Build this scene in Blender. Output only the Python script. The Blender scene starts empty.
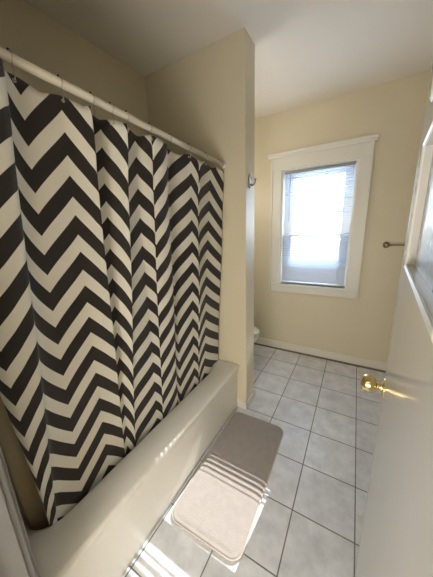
import bpy, bmesh, math, random
from mathutils import Vector, Matrix
random.seed(4)
S = bpy.context.scene
C = S.collection
PI = math.pi

# ------------------------------------------------------------------ materials
def nodes(name):
    m = bpy.data.materials.new(name); m.use_nodes = True
    nt = m.node_tree; b = nt.nodes['Principled BSDF']
    return m, nt, b

def N(nt, t, **kw):
    n = nt.nodes.new(t)
    for k, v in kw.items():
        setattr(n, k, v)
    return n

def mat(name, col, rough=.5, metal=0., var=0., scale=8., bump=0., bscale=60., coat=0.):
    m, nt, b = nodes(name)
    b.inputs['Base Color'].default_value = (*col, 1)
    b.inputs['Roughness'].default_value = rough
    b.inputs['Metallic'].default_value = metal
    if coat: b.inputs['Coat Weight'].default_value = coat; b.inputs['Coat Roughness'].default_value = .12
    tc = N(nt, 'ShaderNodeTexCoord')
    if var:
        n = N(nt, 'ShaderNodeTexNoise'); n.inputs['Scale'].default_value = scale; n.inputs['Detail'].default_value = 4
        nt.links.new(tc.outputs['Object'], n.inputs['Vector'])
        mx = N(nt, 'ShaderNodeMix', data_type='RGBA')
        mx.inputs['A'].default_value = tuple(c*(1-var) for c in col)+(1,)
        mx.inputs['B'].default_value = tuple(min(1, c*(1+var)) for c in col)+(1,)
        nt.links.new(n.outputs['Fac'], mx.inputs['Factor'])
        nt.links.new(mx.outputs['Result'], b.inputs['Base Color'])
    if bump:
        n2 = N(nt, 'ShaderNodeTexNoise'); n2.inputs['Scale'].default_value = bscale; n2.inputs['Detail'].default_value = 3
        nt.links.new(tc.outputs['Object'], n2.inputs['Vector'])
        bp = N(nt, 'ShaderNodeBump'); bp.inputs['Strength'].default_value = bump; bp.inputs['Distance'].default_value = .002
        nt.links.new(n2.outputs['Fac'], bp.inputs['Height'])
        nt.links.new(bp.outputs['Normal'], b.inputs['Normal'])
    return m

WALL = mat('cream_wall_paint', (.73, .655, .49), .40, var=.03, scale=3, bump=.25, bscale=90)
CEIL = mat('ceiling_paint', (.89, .85, .785), .7, var=.02, scale=3, bump=.2, bscale=70)
TRIM = mat('white_trim_paint', (.80, .77, .68), .35, bump=.15, bscale=40)
WINTRIM = mat('white_window_paint', (.80, .78, .72), .35, bump=.12, bscale=40)
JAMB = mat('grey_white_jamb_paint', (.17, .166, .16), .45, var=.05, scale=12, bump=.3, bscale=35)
DOORP = mat('glossy_door_paint', (.63, .62, .60), .17, bump=.015, bscale=18)
PORC = mat('tub_enamel', (.82, .79, .72), .28, var=.02, scale=5)
TOIL = mat('white_porcelain', (.85, .84, .80), .15)
RODM = mat('cream_rod_enamel', (.78, .73, .62), .35)
STEEL = mat('brushed_nickel', (.55, .52, .46), .3, metal=1)
BRONZE = mat('aged_nickel', (.30, .26, .20), .35, metal=1)
BRASS = mat('polished_brass', (.80, .66, .36), .14, metal=1)
DARKM = mat('dark_metal', (.09, .08, .07), .5, metal=.6)
GREYP = mat('grey_rail_metal', (.36, .37, .39), .45)
CORD = mat('white_cord', (.75, .75, .73), .7)
LINER = mat('tan_liner_vinyl', (.44, .36, .23), .55, var=.05, scale=4)
GROUND = mat('pale_concrete', (.34, .37, .42), .9, var=.1, scale=.5)
HALLF = mat('hall_floor_wood', (.30, .22, .14), .4, var=.15, scale=6)

def floor_mat():
    m, nt, b = nodes('grey_ceramic_tile')
    tc = N(nt, 'ShaderNodeTexCoord'); T = .305
    sx = N(nt, 'ShaderNodeSeparateXYZ'); nt.links.new(tc.outputs['Object'], sx.inputs[0])
    def M(op, a, b_=None, c_=None):
        n = N(nt, 'ShaderNodeMath', operation=op)
        for i, v in enumerate((a, b_, c_)):
            if v is None: continue
            if isinstance(v, (int, float)): n.inputs[i].default_value = v
            else: nt.links.new(v, n.inputs[i])
        return n.outputs[0]
    u = M('DIVIDE', M('SUBTRACT', sx.outputs['X'], .128), T)
    v = M('DIVIDE', M('SUBTRACT', sx.outputs['Y'], 1.058), T)
    du = M('PINGPONG', u, .5); dv = M('PINGPONG', v, .5)      # 0 at the grout
    d = M('MINIMUM', du, dv)
    g = N(nt, 'ShaderNodeMapRange'); g.inputs['From Min'].default_value = .007; g.inputs['From Max'].default_value = .013
    nt.links.new(d, g.inputs['Value'])
    # per tile tone
    cmb = N(nt, 'ShaderNodeCombineXYZ'); nt.links.new(M('FLOOR', u), cmb.inputs[0]); nt.links.new(M('FLOOR', v), cmb.inputs[1])
    wn = N(nt, 'ShaderNodeTexWhiteNoise'); nt.links.new(cmb.outputs[0], wn.inputs['Vector'])
    n1 = N(nt, 'ShaderNodeTexNoise'); n1.inputs['Scale'].default_value = 9; n1.inputs['Detail'].default_value = 7; n1.inputs['Roughness'].default_value = .65
    nt.links.new(tc.outputs['Object'], n1.inputs['Vector'])
    cr = N(nt, 'ShaderNodeValToRGB')
    cr.color_ramp.elements[0].position = .3; cr.color_ramp.elements[0].color = (.58, .59, .615, 1)
    cr.color_ramp.elements[1].position = .68; cr.color_ramp.elements[1].color = (.82, .83, .86, 1)
    nt.links.new(n1.outputs['Fac'], cr.inputs[0])
    tone = M('MULTIPLY_ADD', wn.outputs['Value'], .08, .96)
    sc = N(nt, 'ShaderNodeVectorMath', operation='SCALE'); nt.links.new(cr.outputs[0], sc.inputs[0]); nt.links.new(tone, sc.inputs['Scale'])
    mx = N(nt, 'ShaderNodeMix', data_type='RGBA'); mx.inputs['A'].default_value = (.19, .18, .175, 1)
    nt.links.new(sc.outputs[0], mx.inputs['B']); nt.links.new(g.outputs[0], mx.inputs['Factor'])
    nt.links.new(mx.outputs['Result'], b.inputs['Base Color'])
    rr = N(nt, 'ShaderNodeMapRange'); rr.inputs['To Min'].default_value = .8; rr.inputs['To Max'].default_value = .34
    nt.links.new(g.outputs[0], rr.inputs['Value']); nt.links.new(rr.outputs[0], b.inputs['Roughness'])
    bp = N(nt, 'ShaderNodeBump'); bp.inputs['Strength'].default_value = .6; bp.inputs['Distance'].default_value = .002
    h = M('MULTIPLY_ADD', n1.outputs['Fac'], .15, g.outputs[0]); nt.links.new(h, bp.inputs['Height'])
    nt.links.new(bp.outputs['Normal'], b.inputs['Normal'])
    return m
FLOOR = floor_mat()

def curtain_mat():
    m, nt, b = nodes('chevron_fabric')
    uv = N(nt, 'ShaderNodeUVMap'); uv.uv_map = 'UVMap'
    sx = N(nt, 'ShaderNodeSeparateXYZ'); nt.links.new(uv.outputs[0], sx.inputs[0])
    def M(op, a, b_=None, c_=None):
        n = N(nt, 'ShaderNodeMath', operation=op)
        for i, v in enumerate((a, b_, c_)):
            if v is None: continue
            if isinstance(v, (int, float)): n.inputs[i].default_value = v
            else: nt.links.new(v, n.inputs[i])
        return n.outputs[0]
    tri = M('PINGPONG', sx.outputs[0], 1.0)
    w = M('SUBTRACT', sx.outputs[1], M('MULTIPLY_ADD', tri, .135, .018))
    fr = M('FRACT', M('DIVIDE', w, .133))
    # black for fr in 0 .. .48, slightly soft weave edge
    e = M('PINGPONG', M('ADD', fr, .26), .5)     # distance-like
    g = N(nt, 'ShaderNodeMapRange'); g.inputs['From Min'].default_value = .255; g.inputs['From Max'].default_value = .27
    nt.links.new(e, g.inputs['Value'])
    tc = N(nt, 'ShaderNodeTexCoord')
    n1 = N(nt, 'ShaderNodeTexNoise'); n1.inputs['Scale'].default_value = 14; n1.inputs['Detail'].default_value = 4
    nt.links.new(tc.outputs['Object'], n1.inputs['Vector'])
    cw = N(nt, 'ShaderNodeMix', data_type='RGBA'); cw.inputs['A'].default_value = (.70, .67, .59, 1); cw.inputs['B'].default_value = (.76, .73, .65, 1)
    nt.links.new(n1.outputs['Fac'], cw.inputs['Factor'])
    mx = N(nt, 'ShaderNodeMix', data_type='RGBA')
    nt.links.new(cw.outputs['Result'], mx.inputs['B']); mx.inputs['A'].default_value = (.020, .015, .013, 1)
    nt.links.new(g.outputs[0], mx.inputs['Factor'])
    nt.links.new(mx.outputs['Result'], b.inputs['Base Color'])
    b.inputs['Roughness'].default_value = .85
    b.inputs['Sheen Weight'].default_value = .12
    wv = N(nt, 'ShaderNodeTexNoise'); wv.inputs['Scale'].default_value = 350
    nt.links.new(tc.outputs['Object'], wv.inputs['Vector'])
    bp = N(nt, 'ShaderNodeBump'); bp.inputs['Strength'].default_value = .2; bp.inputs['Distance'].default_value = .001
    nt.links.new(wv.outputs['Fac'], bp.inputs['Height']); nt.links.new(bp.outputs['Normal'], b.inputs['Normal'])
    return m
CURT = curtain_mat()

def mat_pile():
    m, nt, b = nodes('taupe_mat_pile')
    tc = N(nt, 'ShaderNodeTexCoord')
    v = N(nt, 'ShaderNodeTexVoronoi'); v.inputs['Scale'].default_value = 150
    nt.links.new(tc.outputs['Object'], v.inputs['Vector'])
    n1 = N(nt, 'ShaderNodeTexNoise'); n1.inputs['Scale'].default_value = 30; n1.inputs['Detail'].default_value = 5
    nt.links.new(tc.outputs['Object'], n1.inputs['Vector'])
    mx = N(nt, 'ShaderNodeMix', data_type='RGBA'); mx.inputs['A'].default_value = (.30, .262, .235, 1); mx.inputs['B'].default_value = (.39, .345, .31, 1)
    nt.links.new(n1.outputs['Fac'], mx.inputs['Factor']); nt.links.new(mx.outputs['Result'], b.inputs['Base Color'])
    b.inputs['Roughness'].default_value = .95
    b.inputs['Sheen Weight'].default_value = .2
    bp = N(nt, 'ShaderNodeBump'); bp.inputs['Strength'].default_value = .35; bp.inputs['Distance'].default_value = .0015; bp.invert = True
    nt.links.new(v.outputs['Distance'], bp.inputs['Height']); nt.links.new(bp.outputs['Normal'], b.inputs['Normal'])
    return m
PILE = mat_pile()
PIPING = mat('mat_edge_binding', (.55, .49, .44), .9)

def glass_mat(name, tint=(1, 1, 1), refl=.08):
    m = bpy.data.materials.new(name); m.use_nodes = True; nt = m.node_tree; nt.nodes.clear()
    o = N(nt, 'ShaderNodeOutputMaterial'); t = N(nt, 'ShaderNodeBsdfTransparent'); t.inputs[0].default_value = (*tint, 1)
    g = N(nt, 'ShaderNodeBsdfGlossy'); g.inputs['Roughness'].default_value = .02
    mx = N(nt, 'ShaderNodeMixShader'); mx.inputs[0].default_value = refl
    nt.links.new(t.outputs[0], mx.inputs[1]); nt.links.new(g.outputs[0], mx.inputs[2]); nt.links.new(mx.outputs[0], o.inputs[0])
    return m
GLASS = glass_mat('window_glass', (.96, .98, 1.0), .05)

def slat_mat():
    m, nt, b = nodes('white_vinyl_slat')
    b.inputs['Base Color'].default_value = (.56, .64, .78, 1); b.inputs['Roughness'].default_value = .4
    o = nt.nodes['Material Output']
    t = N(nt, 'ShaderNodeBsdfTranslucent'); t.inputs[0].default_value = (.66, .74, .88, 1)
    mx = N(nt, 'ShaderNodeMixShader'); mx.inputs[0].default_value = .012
    nt.links.new(b.outputs[0], mx.inputs[1]); nt.links.new(t.outputs[0], mx.inputs[2]); nt.links.new(mx.outputs[0], o.inputs[0])
    return m
SLAT = slat_mat()

def frost_mat():
    m, nt, b = nodes('pebbled_door_glass')
    b.inputs['Base Color'].default_value = (.55, .60, .62, 1); b.inputs['Roughness'].default_value = .22
    b.inputs['Transmission Weight'].default_value = .25
    tc = N(nt, 'ShaderNodeTexCoord'); v = N(nt, 'ShaderNodeTexVoronoi'); v.inputs['Scale'].default_value = 70
    nt.links.new(tc.outputs['Object'], v.inputs['Vector'])
    bp = N(nt, 'ShaderNodeBump'); bp.inputs['Strength'].default_value = .35; bp.inputs['Distance'].default_value = .002
    nt.links.new(v.outputs['Distance'], bp.inputs['Height']); nt.links.new(bp.outputs['Normal'], b.inputs['Normal'])
    return m
FROST = frost_mat()

# ------------------------------------------------------------------ mesh helpers
def obj(name, bm, m, parent=None, smooth=False, bevel=0, seg=2):
    bmesh.ops.recalc_face_normals(bm, faces=bm.faces)
    me = bpy.data.meshes.new(name); bm.to_mesh(me); bm.free()
    o = bpy.data.objects.new(name, me); C.objects.link(o)
    me.materials.append(m)
    if smooth:
        for p in me.polygons: p.use_smooth = True
    if parent: o.parent = parent
    if bevel:
        b = o.modifiers.new('bevel', 'BEVEL'); b.width = bevel; b.segments = seg; b.limit_method = 'ANGLE'; b.angle_limit = math.radians(40)
        b.harden_normals = False
    return o

def empty(name, loc, rz=0):
    o = bpy.data.objects.new(name, None); C.objects.link(o); o.location = loc; o.rotation_euler.z = rz
    o.empty_display_size = .05
    return o

def tag(o, label, cat, group=None, kind=None):
    o['label'] = label; o['category'] = cat
    if group: o['group'] = group
    if kind: o['kind'] = kind
    return o

def box(bm, x0, x1, y0, y1, z0, z1, M=None):
    vs = [bm.verts.new((x, y, z)) for z in (z0, z1) for y in (y0, y1) for x in (x0, x1)]
    for f in ((0, 1, 3, 2), (4, 6, 7, 5), (0, 4, 5, 1), (2, 3, 7, 6), (0, 2, 6, 4), (1, 5, 7, 3)):
        bm.faces.new([vs[i] for i in f])
    if M is not None:
        for v in vs: v.co = M @ v.co
    return vs

def bx(*a):
    bm = bmesh.new(); box(bm, *a); return bm

def tube(bm, pts, r, n=12, caps=True):
    pts = [Vector(p) for p in pts]; rings = []
    prev = None
    for i, p in enumerate(pts):
        t = (pts[min(i+1, len(pts)-1)]-pts[max(i-1, 0)]).normalized()
        if prev is None:
            a = t.orthogonal().normalized()
        else:
            a = (prev - t*prev.dot(t)).normalized()
        prev = a; b = t.cross(a)
        rr = r[i] if isinstance(r, (list, tuple)) else r
        rings.append([bm.verts.new(p+(a*math.cos(2*PI*k/n)+b*math.sin(2*PI*k/n))*rr) for k in range(n)])
    for A, B in zip(rings, rings[1:]):
        for k in range(n): bm.faces.new((A[k], A[(k+1) % n], B[(k+1) % n], B[k]))
    if caps: bm.faces.new(rings[0]); bm.faces.new(rings[-1])

def lathe(bm, prof, M, n=32):
    """prof: list of (radius, height along local z)"""
    rings = []
    for r, h in prof:
        if r < 1e-6: rings.append([bm.verts.new(M @ Vector((0, 0, h)))])
        else: rings.append([bm.verts.new(M @ Vector((r*math.cos(2*PI*k/n), r*math.sin(2*PI*k/n), h))) for k in range(n)])
    for A, B in zip(rings, rings[1:]):
        for k in range(n):
            a = A[k % len(A)], A[(k+1) % len(A)]; b = B[(k+1) % len(B)], B[k % len(B)]
            f = []
            for v in (a[0], a[1], b[0], b[1]):
                if v not in f: f.append(v)
            if len(f) > 2: bm.faces.new(f)

def loops(bm, rings, cap0=True, cap1=True):
    R = [[bm.verts.new(p) for p in r] for r in rings]; n = len(R[0])
    for A, B in zip(R, R[1:]):
        for k in range(n): bm.faces.new((A[k], A[(k+1) % n], B[(k+1) % n], B[k]))
    if cap0: bm.faces.new(R[0])
    if cap1: bm.faces.new(R[-1])

def rrect(x0, x1, y0, y1, r, z, seg=6):
    out = []
    for cx, cy, a0 in ((x1-r, y1-r, 0), (x0+r, y1-r, 90), (x0+r, y0+r, 180), (x1-r, y0+r, 270)):
        for i in range(seg+1):
            a = math.radians(a0+90*i/seg); out.append(Vector((cx+r*math.cos(a), cy+r*math.sin(a), z)))
    return out

def ellipse(cx, cy, rx, ry, z, n=32, egg=0.):
    return [Vector((cx+rx*math.cos(2*PI*k/n), cy+ry*math.sin(2*PI*k/n)*(1-egg*math.cos(2*PI*k/n)), z)) for k in range(n)]

ALONG = lambda p, d: Matrix.Translation(p) @ Vector(d).to_track_quat('Z', 'Y').to_matrix().to_4x4()

# ------------------------------------------------------------------ dimensions
XL, XR = -1.576, .78           # left / right walls
YB = 2.872                     # back wall (window)
YF0, YF1 = -.010, .106         # front wall with the doorway
YP0, YP1 = 1.660, 1.835        # partition at the far end of the tub
XP = -.712
H = 2.755
WX0, WX1, WZ0, WZ1 = -.785, -.055, .885, 2.172   # window opening
DX0, DX1, DZ = -.668, .115, 2.06                 # doorway opening

# ------------------------------------------------------------------ setting
f = obj('floor', bx(XL-.3, XR+.12, YF0, YB+.15, -.1, 0), FLOOR)
tag(f, 'pale grey square ceramic tile floor with dark grout lines', 'floor', kind='structure')
f = obj('floor_hall', bx(-1.7, 1.5, -1.7, YF0, -.1, 0), HALLF)
tag(f, 'brown wooden hallway floor outside the bathroom doorway', 'floor', kind='structure')
bm = bmesh.new(); box(bm, XL-.3, XR+.12, YF0, YB+.15, H, H+.1); box(bm, -1.7, 1.5, -1.7, YF0, H, H+.1)
tag(obj('ceiling', bm, CEIL), 'plain off-white painted bathroom ceiling', 'ceiling', kind='structure')
bm = bmesh.new()
pl = [(XL-.125, YF0), (XL, YP0), (XL, YB+.15), (XL-.30, YB+.15), (XL-.30, YF0)]      # the tub side of the wall runs slightly out of square
A = [bm.verts.new((x, y, 0)) for x, y in pl]; B = [bm.verts.new((x, y, H)) for x, y in pl]
bm.faces.new(A); bm.faces.new(B)
for i in range(5): bm.faces.new((A[i], A[(i+1) % 5], B[(i+1) % 5], B[i]))
tag(obj('wall_left', bm, WALL), 'cream painted wall behind the bathtub', 'wall', kind='structure')
tag(obj('wall_right', bx(XR, XR+.12, YF0, YB+.15, 0, H), WALL), 'cream painted wall behind the open door', 'wall', kind='structure')
bm = bmesh.new()
box(bm, XL, WX0, YB, YB+.15, 0, H); box(bm, WX1, XR, YB, YB+.15, 0, H)
box(bm, WX0, WX1, YB, YB+.15, 0, WZ0); box(bm, WX0, WX1, YB, YB+.15, WZ1, H)
tag(obj('wall_back', bm, WALL), 'cream painted wall holding the window', 'wall', kind='structure')
bm = bmesh.new()
box(bm, XL-.2, DX0-.02, YF0, YF1, 0, H); box(bm, DX1+.02, XR, YF0, YF1, 0, H); box(bm, DX0-.02, DX1+.02, YF0, YF1, DZ+.02, H)
tag(obj('wall_front', bm, WALL), 'cream painted wall around the bathroom doorway', 'wall', kind='structure')
tag(obj('wall_partition', bx(XL, XP, YP0, YP1, 0, H), WALL, bevel=.006), 'cream partition wall closing the far end of the tub', 'wall', kind='structure')
bm = bmesh.new()
box(bm, -1.7, 1.5, -1.8, -1.7, 0, H); box(bm, -1.8, -1.7, -1.8, YF0, 0, H); box(bm, 1.5, 1.6, -1.8, YF0, 0, H)
tag(obj('wall_hall', bm, WALL), 'cream hallway walls outside the doorway', 'wall', kind='structure')

# baseboards
def baseboard(name, x0, x1, y0, y1, label, h=.10):
    bm = bx(x0, x1, y0, y1, 0, h)
    return tag(obj(name, bm, TRIM, bevel=.006), label, 'baseboard', kind='structure')
baseboard('baseboard_back', XL, XR, YB-.016, YB, 'cream white baseboard under the window wall', .105)
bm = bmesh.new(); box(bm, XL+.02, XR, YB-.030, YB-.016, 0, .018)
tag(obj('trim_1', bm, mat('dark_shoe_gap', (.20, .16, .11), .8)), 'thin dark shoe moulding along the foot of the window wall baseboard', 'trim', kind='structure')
bm = bmesh.new()
box(bm, -.797, XP+.012, YP0-.012, YP0, 0, .070); box(bm, XP, XP+.012, YP0-.012, YP1+.012, 0, .070); box(bm, XL, XP+.012, YP1, YP1+.012, 0, .070)
tag(obj('baseboard_partition', bm, TRIM, bevel=.003), 'short off-white baseboard wrapping the end of the partition', 'baseboard', kind='structure')

# door frame (jamb, stop, casing)
def door_frame():
    r = empty('trim_2', (DX0, YF1, 0)); tag(r, 'grey-white painted doorway casing and jamb at the near left', 'door frame', kind='structure')
    def P(n, *a, bev=.003):
        bm = bx(*a)
        for v in bm.verts: v.co -= Vector((DX0, YF1, 0))
        return obj(n, bm, JAMB, r, bevel=bev)
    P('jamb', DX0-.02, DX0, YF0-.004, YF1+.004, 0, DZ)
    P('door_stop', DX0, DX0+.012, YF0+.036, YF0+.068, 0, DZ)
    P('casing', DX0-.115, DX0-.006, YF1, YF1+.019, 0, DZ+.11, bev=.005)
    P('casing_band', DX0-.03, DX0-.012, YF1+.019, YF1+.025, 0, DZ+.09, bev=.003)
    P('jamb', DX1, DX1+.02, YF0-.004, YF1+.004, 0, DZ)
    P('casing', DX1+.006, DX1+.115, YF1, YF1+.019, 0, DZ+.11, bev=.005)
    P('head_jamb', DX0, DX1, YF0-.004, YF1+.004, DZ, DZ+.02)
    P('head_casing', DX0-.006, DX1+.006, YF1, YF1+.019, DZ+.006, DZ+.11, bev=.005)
door_frame()

# ------------------------------------------------------------------ window
def window():
    r = empty('window_1', (0, YB, 0)); tag(r, 'white framed double-hung sash window with wide flat casing and projecting cap', 'window', kind='structure')
    def P(n, bm, m=WINTRIM, bev=.004, par=r):
        for v in bm.verts: v.co.y -= YB
        return obj(n, bm, m, par, bevel=bev)
    cw = .112
    P('side_casing', bx(WX0-cw, WX0-.004, YB-.022, YB, .885, WZ1+.004))
    P('side_casing', bx(WX1+.004, WX1+cw, YB-.022, YB, .885, WZ1+.004))
    P('head_casing', bx(WX0-cw, WX1+cw, YB-.022, YB, WZ1+.004, 2.300))
    # profiled cap
    prof = [(0, 2.300), (-.030, 2.300), (-.034, 2.312), (-.052, 2.322), (-.056, 2.345), (0, 2.345)]
    bm = bmesh.new(); x0, x1 = WX0-cw-.045, WX1+cw+.03
    A = [bm.verts.new((x0, YB+p[0], p[1])) for p in prof]; B = [bm.verts.new((x1, YB+p[0], p[1])) for p in prof]
    bm.faces.new(A); bm.faces.new(B)
    for i in range(len(prof)): bm.faces.new((A[i], A[(i+1) % 6], B[(i+1) % 6], B[i]))
    P('head_cap', bm, bev=.002)
    P('outer_band', bx(WX0-cw-.008, WX0-cw+.010, YB-.030, YB, .785, 2.300), bev=.003)
    P('outer_band', bx(WX1+cw-.010, WX1+cw+.008, YB-.030, YB, .785, 2.300), bev=.003)
    P('sill', bx(WX0-cw+.012, WX1+cw-.012, YB-.034, YB+.10, .866, .885), bev=.004)
    P('apron', bx(WX0-cw+.012, WX1+cw-.012, YB-.020, YB, .785, .866))
    # jamb liner
    bm = bmesh.new(); y1 = YB+.15
    box(bm, WX0-.004, WX0+.012, YB-.006, y1, .885, WZ1); box(bm, WX1-.012, WX1+.004, YB-.006, y1, .885, WZ1)
    box(bm, WX0+.012, WX1-.012, YB-.006, y1, WZ1-.012, WZ1+.004); box(bm, WX0+.012, WX1-.012, YB+.1, y1, .872, .895)
    P('jamb_liner', bm, bev=.002)
    def sash(n, y0, y1, z0, z1, b0, b1, mun):
        bm = bmesh.new(); s = .095; xa, xb = WX0+.013, WX1-.013
        box(bm, xa, xa+s, y0, y1, z0, z1); box(bm, xb-s, xb, y0, y1, z0, z1)
        box(bm, xa+s, xb-s, y0, y1, z0, z0+b0); box(bm, xa+s, xb-s, y0, y1, z1-b1, z1)
        if mun: box(bm, xa+s, xb-s, y0+.006, y1-.006, mun-.011, mun+.011)
        o = P(n, bm, bev=.003)
        g = bx(xa+s-.005, xb-s+.005, (y0+y1)/2-.002, (y0+y1)/2+.002, z0+b0-.005, z1-b1+.005)
        P('pane', g, GLASS, 0, o)
    sash('lower_sash', YB+.070, YB+.100, .896, 1.475, .07, .036, None)
    sash('upper_sash', YB+.104, YB+.134, 1.440, WZ1-.013, .036, .07, 1.70)
window()

# ------------------------------------------------------------------ blind
SUN = Vector((-.082, -1, -.618)).normalized()
def blind():
    r = empty('window_blind', ((WX0+WX1)/2, YB+.032, WZ1-.014))
    tag(r, 'white horizontal slat blind hanging in the window', 'blind')
    L = Vector(r.location)
    xa, xb = WX0+.020, WX1-.020; yc = YB+.032
    def P(n, bm, m, **k):
        for v in bm.verts: v.co -= L
        return obj(n, bm, m, r, **k)
    P('head_rail', bx(xa, xb, yc-.013, yc+.013, WZ1-.040, WZ1-.014), GREYP, bevel=.002)
    z = WZ1-.056; i = 0; proto = None; zb = .918
    sunt = math.atan(.618)
    while z > zb+.012:
        # slats stand open along the daylight, and close towards the bottom
        t = max(0, min(1, (1.215-z)/.135))
        t2 = max(0, min(1, (z-1.45)/.04)); ang = (sunt*(1-t2)+math.radians(-1)*t2)*(1-t)-math.radians(17)*max(0, min(1, (z-1.78)/.05))+math.radians(84)*t + (0 if 1.2 < z < 1.46 else random.uniform(-.012, .012))
        bm = bmesh.new(); n = 6; w = .0125; rows = []
        for k in range(n+1):
            q = -1+2*k/n
            a = w*q; c = (.0002 if 1.21 < z < 1.46 else .0012)*(1-q*q)
            dy = a*math.cos(ang)-c*math.sin(ang)*1; dz = a*math.sin(ang)+c*math.cos(ang)
            rows.append([bm.verts.new((x, yc+dy, z+dz)) for x in (xa+.003, xb-.003)])
        for A, B in zip(rows, rows[1:]): bm.faces.new((A[0], A[1], B[1], B[0]))
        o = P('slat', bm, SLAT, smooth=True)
        z -= .0215; i += 1
    P('bottom_rail', bx(xa, xb, yc-.012, yc+.012, .890, .906), GREYP, bevel=.003)
    for x in (xa+.07, xb-.07):
        bm = bmesh.new(); tube(bm, [(x, yc-.0125, WZ1-.03), (x, yc-.0125, .90)], .0008, 5)
        tube(bm, [(x, yc+.0125, WZ1-.03), (x, yc+.0125, .90)], .0008, 5)
        P('ladder_cord', bm, CORD)
    bm = bmesh.new(); tube(bm, [(xa+.065, yc-.019, WZ1-.035), (xa+.066, yc-.020, 1.62)], .0035, 8)
    P('tilt_wand', bm, mat('clear_grey_wand', (.45, .47, .5), .3), smooth=True)
blind()

# ------------------------------------------------------------------ bathtub
def tub():
    x0, x1, y0, y1 = XL+.002, -.80, YF1+.006, YP0-.003
    r = empty('bathtub', ((x0+x1)/2, (y0+y1)/2, 0)); tag(r, 'cream enamel alcove bathtub with a plain flat apron', 'bathtub')
    L = Vector(r.location)
    bm = bmesh.new(); R = []
    lip = -.768
    R.append(rrect(x0, x1, y0, y1, .012, 0)); R.append(rrect(x0, x1, y0, y1, .012, .03))
    R.append(rrect(x0, x1+.008, y0, y1, .012, .345)); R.append(rrect(x0, x1+.014, y0, y1, .014, .375))
    R.append(rrect(x0, lip-.006, y0, y1, .016, .396)); R.append(rrect(x0, lip, y0, y1, .018, .408))
    R.append(rrect(x0+.004, lip-.005, y0+.004, y1-.004, .018, .419)); R.append(rrect(x0+.012, lip-.018, y0+.012, y1-.012, .02, .423))
    a, b, c, d = x0+.075, -.945, y0+.085, y1-.075
    R.append(rrect(a, b+.012, c-.012, d+.012, .12, .420)); R.append(rrect(a+.008, b, c, d, .12, .412)); R.append(rrect(a+.015, b-.012, c+.012, d-.012, .12, .385))
    R.append(rrect(a+.06, b-.05, c+.08, d-.09, .12, .13)); R.append(rrect(a+.12, b-.11, c+.15, d-.16, .10, .085))
    R = [[p-L for p in q] for q in R]
    loops(bm, R)
    obj('tub_shell', bm, PORC, r, smooth=True)
    for p in r.children[0].data.polygons: p.use_smooth = True
    bm = bmesh.new(); lathe(bm, [(0, .004), (.018, .004), (.024, 0), (.024, -.004)], ALONG(Vector((-1.25, y1-.32, .087))-L, (0, 0, 1)), 20)
    obj('drain', bm, STEEL, r, smooth=True)
tub()

# ------------------------------------------------------------------ curtain rod, hooks, curtain, liner
ROD = lambda y: 2.036-.035*(y-.11)/1.55
def rod():
    r = empty('curtain_rod', (-.88, .9, ROD(.9))); tag(r, 'white shower curtain rod running from the doorway wall to the partition', 'curtain rod')
    L = Vector(r.location)
    bm = bmesh.new(); tube(bm, [Vector((-.88, y, ROD(y)))-L for y in (YF1+.004, .8, YP0-.004)], .0135, 20)
    obj('tube', bm, RODM, r, smooth=True)
    for y, d in ((YF1+.001, 1), (YP0-.001, -1)):
        bm = bmesh.new(); lathe(bm, [(0, 0), (.026, 0), (.026, .006), (.018, .014), (.0145, .03)], ALONG(Vector((-.88, y, ROD(y)))-L, (0, d, 0)), 24)
        obj('flange', bm, RODM, r, smooth=True)
rod()

XPL = lambda z: -.885-.095*(1.97-z)/1.6
SCL = lambda z: 1-.80*(1.97-z)/1.6
CP = [  # half-chevron index, fold depth, y at the top, y at the hem
 (-1, -.035, .118, .300), (-.5, .000, .150, .262), (0, .075, .205, .252), (.5, .100, .285, .258), (.85, .095, .335, .274), (1.0, .072, .358, .278), (1.25, .030, .362, .305), (2, 0, .416, .390),
 (3, .005, .527, .529), (3.6, .030, .588, .597), (3.9, .042, .612, .622), (4.2, .005, .606, .620), (4.6, -.030, .635, .630), (5, -.030, .690, .650),
 (5.6, .015, .745, .680), (6, .036, .770, .692), (6.18, .005, .773, .696), (6.35, .004, .782, .712), (7, -.016, .849, .878), (7.6, .016, .923, .920), (7.8, -.018, .926, .923), (8, .014, .930, .927), (8.6, .034, .985, 1.02),
 (9, .030, 1.014, 1.068), (9.3, -.002, 1.020, 1.080), (10, -.035, 1.085, 1.125), (11, 0, 1.250, 1.277), (11.65, .016, 1.312, 1.330), (11.95, -.014, 1.316, 1.334), (12.25, .016, 1.322, 1.340), (13, -.012, 1.490, 1.420), (14, .008, 1.648, 1.640)]
def interp(col, t):
    K = CP
    i = 0
    while i < len(K)-2 and t > K[i+1][0]: i += 1
    def sl(j):
        if j <= 0: return (K[1][col]-K[0][col])/(K[1][0]-K[0][0])
        if j >= len(K)-1: return (K[-1][col]-K[-2][col])/(K[-1][0]-K[-2][0])
        a = (K[j][col]-K[j-1][col])/(K[j][0]-K[j-1][0]); b = (K[j+1][col]-K[j][col])/(K[j+1][0]-K[j][0])
        if a*b <= 0: return 0
        return 2*a*b/(a+b)
    h = K[i+1][0]-K[i][0]; s = (t-K[i][0])/h
    a, b, m0, m1 = K[i][col], K[i+1][col], sl(i)*h, sl(i+1)*h
    return (2*s**3-3*s*s+1)*a+(s**3-2*s*s+s)*m0+(-2*s**3+3*s*s)*b+(s**3-s*s)*m1

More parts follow.
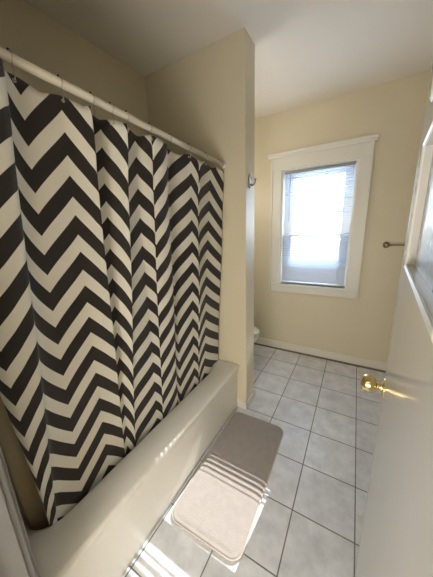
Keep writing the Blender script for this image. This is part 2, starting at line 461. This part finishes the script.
HOOKS = [.17, .285, .405, .535, .645, .725, .800, .930, 1.07, 1.235, 1.41, 1.575]
def hem(y):
    d = min(abs(y-h) for h in HOOKS)
    return 1.995-.016*min(1, d/.06)**1.5 - .022*(y/1.6)
def curtain():
    z1 = .345; nz = 70; nt = 15*16
    bm = bmesh.new(); uvl = bm.loops.layers.uv.new('UVMap'); G = []
    L = Vector((-.93, .9, z1))
    for i in range(nt+1):
        t = -1+15*i/nt; off, ya, yb = interp(1, t), interp(2, t), interp(3, t)
        zt = hem(ya); row = []
        for k in range(nz+1):
            z = z1+(zt-z1)*k/nz
            w = (1.97-z)/1.6
            y = ya+(yb-ya)*w
            x = XPL(z)+off*SCL(z)
            x += .004*math.sin(t*2.3+z*5)*w*(1-w)*4
            if w < .12: x = x*(w/.12)+(-.881+off*.9)*(1-w/.12)        # gathered under the rod
            row.append((bm.verts.new(Vector((x, y, z))-L), t, z))
        G.append(row)
    for i in range(nt):
        for k in range(nz):
            q = (G[i][k], G[i+1][k], G[i+1][k+1], G[i][k+1])
            fc = bm.faces.new([v[0] for v in q])
            for lp, v in zip(fc.loops, q): lp[uvl].uv = (v[1], v[2])
    o = obj('shower_curtain', bm, CURT, smooth=True)
    o.location = L
    s = o.modifiers.new('thick', 'SOLIDIFY'); s.thickness = .0012; s.offset = -1
    tag(o, 'dark brown and cream chevron fabric shower curtain hanging inside the tub', 'shower curtain')
    # white stitched eyelets
    for h in HOOKS:
        t = min((abs(interp(2, -1+15*i/400)-h), -1+15*i/400) for i in range(401))[1]
        x = -.881+interp(1, t)*.9
        bm = bmesh.new()
        M = ALONG(Vector((x, h, hem(h)-.014))-L, (1, 0, 0))
        lathe(bm, [(.003, .0018), (.0048, .0022), (.0054, 0), (.0048, -.0022), (.003, -.0018), (.003, .0018)], M, 16)
        obj('eyelet', bm, STEEL, o, smooth=True)
    return
curtain()

def hooks():
    ords = ['nearest the doorway', 'second from the doorway end', 'third from the doorway end', 'fourth from the doorway end', 'fifth from the doorway end', 'sixth from the doorway end',
            'sixth from the partition end', 'fifth from the partition end', 'fourth from the partition end', 'third from the partition end', 'second from the partition end', 'nearest the partition']
    first = None
    for h, w in zip(HOOKS, ords):
        zr = ROD(h)
        if first is None:
            bm = bmesh.new(); pts = []
            # open loop over the rod, dropping to the hem eyelet
            for a in range(-70, 215, 15):
                pts.append((.0165*math.cos(math.radians(a)), 0, .0165*math.sin(math.radians(a))))
            pts = [(.004, 0, -.055), (.009, 0, -.050), (.0085, 0, -.038), (.0075, 0, -.026)]+pts
            tube(bm, pts, .0016, 8)
            o = obj('curtain_hook', bm, STEEL, smooth=True); first = o
            bm = bmesh.new()
            M = ALONG((0, 0, .0185), (0, 0, 1)); lathe(bm, [(0, .004), (.003, .003), (.004, 0), (.003, -.003), (0, -.004)], M, 12)
            obj('roller_ball', bm, DARKM, o, smooth=True)
            ch0 = o.children[0]
        else:
            o = first.copy(); C.objects.link(o)
            c = ch0.copy(); C.objects.link(c); c.parent = o
        o.location = (-.88, h, zr)
        tag(o, 'wire curtain hook over the white rod, '+w, 'curtain hook', group='hooks holding the chevron curtain')
hooks()

def liner():
    bm = bmesh.new(); n = 160; nz = 20; G = []; L = Vector((-1.03, .85, .20))
    for i in range(n+1):
        y = .128+(1.635-.128)*i/n; row = []
        for k in range(nz+1):
            z = .20+(1.955-.20)*k/nz
            w = (1.955-z)/1.7
            x = -.926-.155*w**.7+(.010*math.sin(y*26)+.006*math.sin(y*57+1))*(.4+.6*w)
            yy = y if z > .5 else y+(.02*(1-(z-.2)/.3) if i < 10 else 0)
            yy = max(yy, .128+ .10*w)
            row.append(bm.verts.new(Vector((x, min(yy, 1.635-.08*w), z))-L))
        G.append(row)
    for i in range(n):
        for k in range(nz): bm.faces.new((G[i][k], G[i+1][k], G[i+1][k+1], G[i][k+1]))
    o = obj('shower_liner', bm, LINER, smooth=True); o.location = L
    s = o.modifiers.new('thick', 'SOLIDIFY'); s.thickness = .0008
    tag(o, 'plain tan shower liner hanging in the tub behind the chevron curtain', 'shower liner')
liner()

# ------------------------------------------------------------------ bath mat
def bath_mat():
    x0, x1, y0, y1 = -.778, -.350, .690, 1.588
    r = empty('bath_mat', ((x0+x1)/2, (y0+y1)/2, 0)); tag(r, 'taupe rectangular bath mat with rounded corners beside the tub', 'bath mat')
    L = Vector(r.location); bm = bmesh.new(); R = []
    for ins, z, rr in ((.000, .001, .06), (.0, .006, .06), (.004, .0105, .056), (.012, .013, .05), (.018, .0115, .045), (.026, .0135, .04), (.05, .0145, .03)):
        R.append([p-L for p in rrect(x0+ins, x1-ins, y0+ins, y1-ins, rr, z, 8)])
    loops(bm, R)
    obj('pile', bm, PILE, r, smooth=True)
    bm = bmesh.new(); pts = [p-L for p in rrect(x0+.001, x1-.001, y0+.001, y1-.001, .06, .0055, 8)]
    tube(bm, pts+[pts[0]], .0048, 8, caps=False)
    obj('edge_binding', bm, PIPING, r, smooth=True)
    r.rotation_euler.z = math.radians(1.0)
bath_mat()

# ------------------------------------------------------------------ door leaf
def door():
    v = math.radians(5.0); s0, s1, d, th = .135, .923, .0474, .035
    # local axes: X along the leaf from the hinge, Y towards the hidden face, Z up
    D = Vector((math.sin(v), math.cos(v), 0)); Nn = Vector((math.cos(v), -math.sin(v), 0))
    base = Nn*d+D*s0
    r = empty('door_1', base+Vector((0, 0, .008))); tag(r, 'glossy off-white panelled door with a pebbled glass light, standing open at right', 'door', kind='structure')
    r.matrix_world = Matrix(((D.x, Nn.x, 0, base.x), (D.y, Nn.y, 0, base.y), (0, 0, 1, .008), (0, 0, 0, 1)))
    W = s1-s0; HT = 2.03
    gx0, gx1 = .14, .735-s0          # recess limits
    recs = [(1.805-.008, 1.975-.008), (1.447-.008, 1.706-.008)]
    bm = bmesh.new()
    stile_l = (0, gx0); stile_r = (gx1, W)
    def slab(x0, x1, z0, z1): box(bm, x0, x1, 0, th, z0, z1)
    slab(0, gx0, 0, HT); slab(gx1, W, 0, HT)
    slab(gx0, gx1, recs[0][1], HT); slab(gx0, gx1, recs[1][1], recs[0][0]); slab(gx0, gx1, 0, recs[1][0])
    bmesh.ops.remove_doubles(bm, verts=bm.verts, dist=1e-5)
    obj('leaf', bm, DOORP, r)
    for i, (z0, z1) in enumerate(recs):
        # pane sits back in its recess behind a raised bead
        pn = obj('glass_panel', bx(gx0-.004, gx1+.004, .014, .020, z0-.004, z1+.004), FROST, r)
        bm = bmesh.new()
        prof = [(0, 0), (.0, -.003), (-.006, -.005), (-.010, -.003), (-.012, 0)]   # outward, towards viewer
        for (ax, az, bx_, bz, nx, nz_) in ((gx0, z0, gx0, z1, -1, 0), (gx1, z0, gx1, z1, 1, 0), (gx0, z0, gx1, z0, 0, -1), (gx0, z1, gx1, z1, 0, 1)):
            ra, rb = [], []
            for (o_, h_) in prof:
                e = -o_
                if nx: ra.append(bm.verts.new((ax+nx*e, h_, az-e))); rb.append(bm.verts.new((bx_+nx*e, h_, bz+e)))
                else: ra.append(bm.verts.new((ax-e, h_, az+nz_*e))); rb.append(bm.verts.new((bx_+e, h_, bz+nz_*e)))
            for k in range(len(prof)-1): bm.faces.new((ra[k], ra[k+1], rb[k+1], rb[k]))
        obj('bead_moulding', bm, mat('white_bead_paint', (.80, .79, .76), .3) if i == 0 else bpy.data.materials['white_bead_paint'], r)
    # knob: rose, neck and ball on the near face
    def lt(prof, p, dr, m, n, par):
        bm = bmesh.new(); lathe(bm, prof, ALONG(Vector(p), dr), 28); return obj(n, bm, m, par, smooth=True)
    kz, kx = 1.014, W-.058
    for dr, y in (((0, -1, 0), 0), ((0, 1, 0), th)):
        k = lt([(.015, .006), (.0135, .016), (.017, .022), (.0265, .028), (.0295, .038), (.0295, .050), (.0265, .060), (.018, .066), (.008, .068), (0, .068)], (kx, y, kz), dr, BRASS, 'knob', r)
        lt([(0, .0), (.031, 0), (.031, .002), (.026, .006), (.013, .0075), (0, .0075)], (kx, y, kz), dr, BRASS, 'rose', k)
    obj('latch_plate', bx(W, W+.0015, .006, .029, kz-.028, kz+.028), BRASS, r)
    obj('latch_bolt', bx(W+.0015, W+.009, .011, .024, kz-.008, kz+.008), BRASS, r, bevel=.003)
    for z in (.25, 1.75):
        bm = bmesh.new(); tube(bm, [(-.006, -.006, z-.045), (-.006, -.006, z+.045)], .006, 12); box(bm, -.001, .03, -.0015, 0, z-.045, z+.045)
        obj('hinge', bm, DARKM, r)
door()

# ------------------------------------------------------------------ towel bar on the window wall
def towel_bar():
    z = 1.355; xa, xb = .255, .715
    r = empty('towel_bar', ((xa+xb)/2, YB, z)); tag(r, 'dark metal towel bar on the wall right of the window, partly behind the door', 'towel bar')
    L = Vector(r.location)
    for x in (xa, xb):
        bm = bmesh.new()
        lathe(bm, [(0, 0), (.030, 0), (.030, .005), (.016, .012), (.012, .020), (.012, .045), (.020, .052), (.024, .062), (.020, .072), (.010, .076), (0, .077)], ALONG(Vector((x, YB, z))-L, (0, -1, 0)), 28)
        obj('post', bm, BRONZE, r, smooth=True)
    bm = bmesh.new(); tube(bm, [Vector((xa+.012, YB-.062, z))-L, Vector((xb-.012, YB-.062, z))-L], .0075, 16)
    obj('bar', bm, BRONZE, r, smooth=True)
towel_bar()

# ------------------------------------------------------------------ robe hook on the partition end
def robe_hook():
    p = Vector((XP, 1.728, 1.885))
    r = empty('robe_hook', p); tag(r, 'small dark metal robe hook on the narrow end of the partition', 'robe hook')
    bm = bmesh.new()
    pr = [(0, .052), (.016, .028), (.018, 0), (.016, -.028), (0, -.052), (-.016, -.028), (-.018, 0), (-.016, .028)]
    A = [bm.verts.new((.0005, a, b)) for a, b in pr]; B = [bm.verts.new((.006, a*.85, b*.9)) for a, b in pr]
    bm.faces.new(A); bm.faces.new(B)
    for i in range(8): bm.faces.new((A[i], A[(i+1) % 8], B[(i+1) % 8], B[i]))
    obj('back_plate', bm, BRONZE, r)
    bm = bmesh.new()
    tube(bm, [(.004, 0, -.022), (.018, 0, -.030), (.034, 0, -.028), (.045, 0, -.015), (.048, 0, .004)], [.007, .0065, .006, .0055, .0055], 10)
    M = ALONG((.048, 0, .008), (0, 0, 1)); lathe(bm, [(0, .008), (.006, .006), (.009, 0), (.006, -.006), (0, -.008)], M, 14)
    obj('prong', bm, BRONZE, r, smooth=True)
robe_hook()

# ------------------------------------------------------------------ toilet behind the partition
def toilet():
    yc = 2.36
    r = empty('toilet', (XL+.36, yc, 0)); tag(r, 'white toilet behind the partition, its rounded bowl front just showing', 'toilet')
    L = Vector(r.location)
    fx = -.862
    def P(n, bm, m=TOIL, **k):
        for v in bm.verts: v.co -= L
        return obj(n, bm, m, r, **k)
    bm = bmesh.new(); cx = fx-.24; R = []
    for dx, rx, ry, z in ((-.10, .17, .10, 0), (-.10, .17, .10, .03), (-.09, .155, .088, .10), (-.06, .165, .095, .19), (-.02, .205, .14, .27), (0, .232, .175, .34), (0, .240, .183, .375), (0, .238, .181, .388)):
        R.append(ellipse(cx+dx, yc, rx, ry, z, 32, .12))
    R.append(ellipse(cx, yc, .19, .135, .388, 32, .12)); R.append(ellipse(cx, yc, .15, .10, .25, 32, .12)); R.append(ellipse(cx-.02, yc, .06, .05, .16, 32))
    loops(bm, R); P('bowl', bm, smooth=True)
    bm = bmesh.new(); loops(bm, [ellipse(cx, yc, .242, .186, .390, 32, .12), ellipse(cx, yc, .246, .190, .398, 32, .12), ellipse(cx, yc, .240, .184, .406, 32, .12), ellipse(cx, yc, .16, .115, .406, 32, .12), ellipse(cx, yc, .155, .11, .390, 32, .12)], False, False)
    P('seat', bm, smooth=True)
    bm = bmesh.new(); loops(bm, [ellipse(cx, yc, .242, .186, .409, 32, .12), ellipse(cx, yc, .246, .190, .416, 32, .12), ellipse(cx, yc, .235, .18, .426, 32, .12)])
    P('lid', bm, smooth=True)
    P('tank', bx(XL+.012, XL+.20, yc-.22, yc+.22, .40, .74), bevel=.02, seg=3)
    P('tank_lid', bx(XL+.008, XL+.215, yc-.23, yc+.23, .74, .775), bevel=.012, seg=3)
    P('bowl_neck', bx(XL+.03, cx-.12, yc-.11, yc+.11, .22, .40), bevel=.03, seg=3)
    bm = bmesh.new(); tube(bm, [(XL+.205, yc-.17, .69), (XL+.225, yc-.17, .69), (XL+.23, yc-.10, .685)], .007, 10)
    P('flush_lever', bm, STEEL, smooth=True)
toilet()

# ------------------------------------------------------------------ outside
tag(obj('ground', bx(-30, 30, YB+.6, 60, -3.2, -3.0), GROUND), 'pale concrete yard below the window', 'ground', kind='structure')

def house():
    r = empty('neighbouring_house', (0, 11, -3)); tag(r, 'grey-blue neighbouring house dimly seen through the blind', 'house')
    obj('wall', bx(-7, 7, 0, 6, 0, 2.5), mat('grey_blue_siding', (.30, .34, .42), .8, var=.05), r)
    bm = bmesh.new(); P = [(-.5, 2.35), (6.5, 2.35), (3, 3.55)]
    A = [bm.verts.new((-7.4, y, z)) for y, z in P]; B = [bm.verts.new((7.4, y, z)) for y, z in P]
    bm.faces.new(A); bm.faces.new(B)
    for i in range(3): bm.faces.new((A[i], A[(i+1) % 3], B[(i+1) % 3], B[i]))
    obj('roof', bm, mat('slate_roof', (.20, .22, .26), .9, var=.1), r)
house()

# ------------------------------------------------------------------ light
w = bpy.data.worlds.new('World'); S.world = w; w.use_nodes = True
nt = w.node_tree; bg = nt.nodes['Background']
bg.inputs[0].default_value = (.80, .90, 1.0, 1); bg.inputs[1].default_value = 8      # bright hazy sky

def lamp(name, kind, e, col, loc, **k):
    l = bpy.data.lights.new(name, kind); l.energy = e; l.color = col
    for a, b in k.items(): setattr(l, a, b)
    o = bpy.data.objects.new(name, l); C.objects.link(o); o.location = loc
    return o
s = lamp('sun', 'SUN', 6.3, (1, .97, .93), (0, 8, 6), angle=math.radians(.15))
s.rotation_euler = SUN.to_track_quat('-Z', 'Y').to_euler()
h = lamp('hall_fill_light', 'POINT', 36, (1, .97, .92), (-.27, -.85, 1.0), shadow_soft_size=.32)  # unseen fill light added in the hall to brighten ceiling and room

n = lamp('toilet_nook_lamp', 'POINT', 3.8, (1, .95, .90), (-1.32, 2.02, 1.95), shadow_soft_size=.12)

# ------------------------------------------------------------------ camera
f_px = 236.965; yaw, pitch, roll, ch = -.532628, .237863, -.0343978, 1.54199
fw = Vector((math.sin(yaw)*math.cos(pitch), math.cos(yaw)*math.cos(pitch), -math.sin(pitch)))
r0 = Vector((math.cos(yaw), -math.sin(yaw), 0)); u0 = r0.cross(fw)
rr = math.cos(roll)*r0+math.sin(roll)*u0; uu = -math.sin(roll)*r0+math.cos(roll)*u0
cam = bpy.data.cameras.new('camera'); co = bpy.data.objects.new('camera', cam); C.objects.link(co)
co.matrix_world = Matrix(((rr.x, uu.x, -fw.x, 0), (rr.y, uu.y, -fw.y, 0), (rr.z, uu.z, -fw.z, ch), (0, 0, 0, 1)))
cam.sensor_fit = 'VERTICAL'; cam.sensor_height = 24; cam.lens = f_px/577*24; cam.clip_start = .01
S.camera = co
S.view_settings.view_transform = 'Standard'; S.view_settings.look = 'None'; S.view_settings.gamma = 1; S.view_settings.use_curve_mapping = False
S.view_settings.exposure = .88
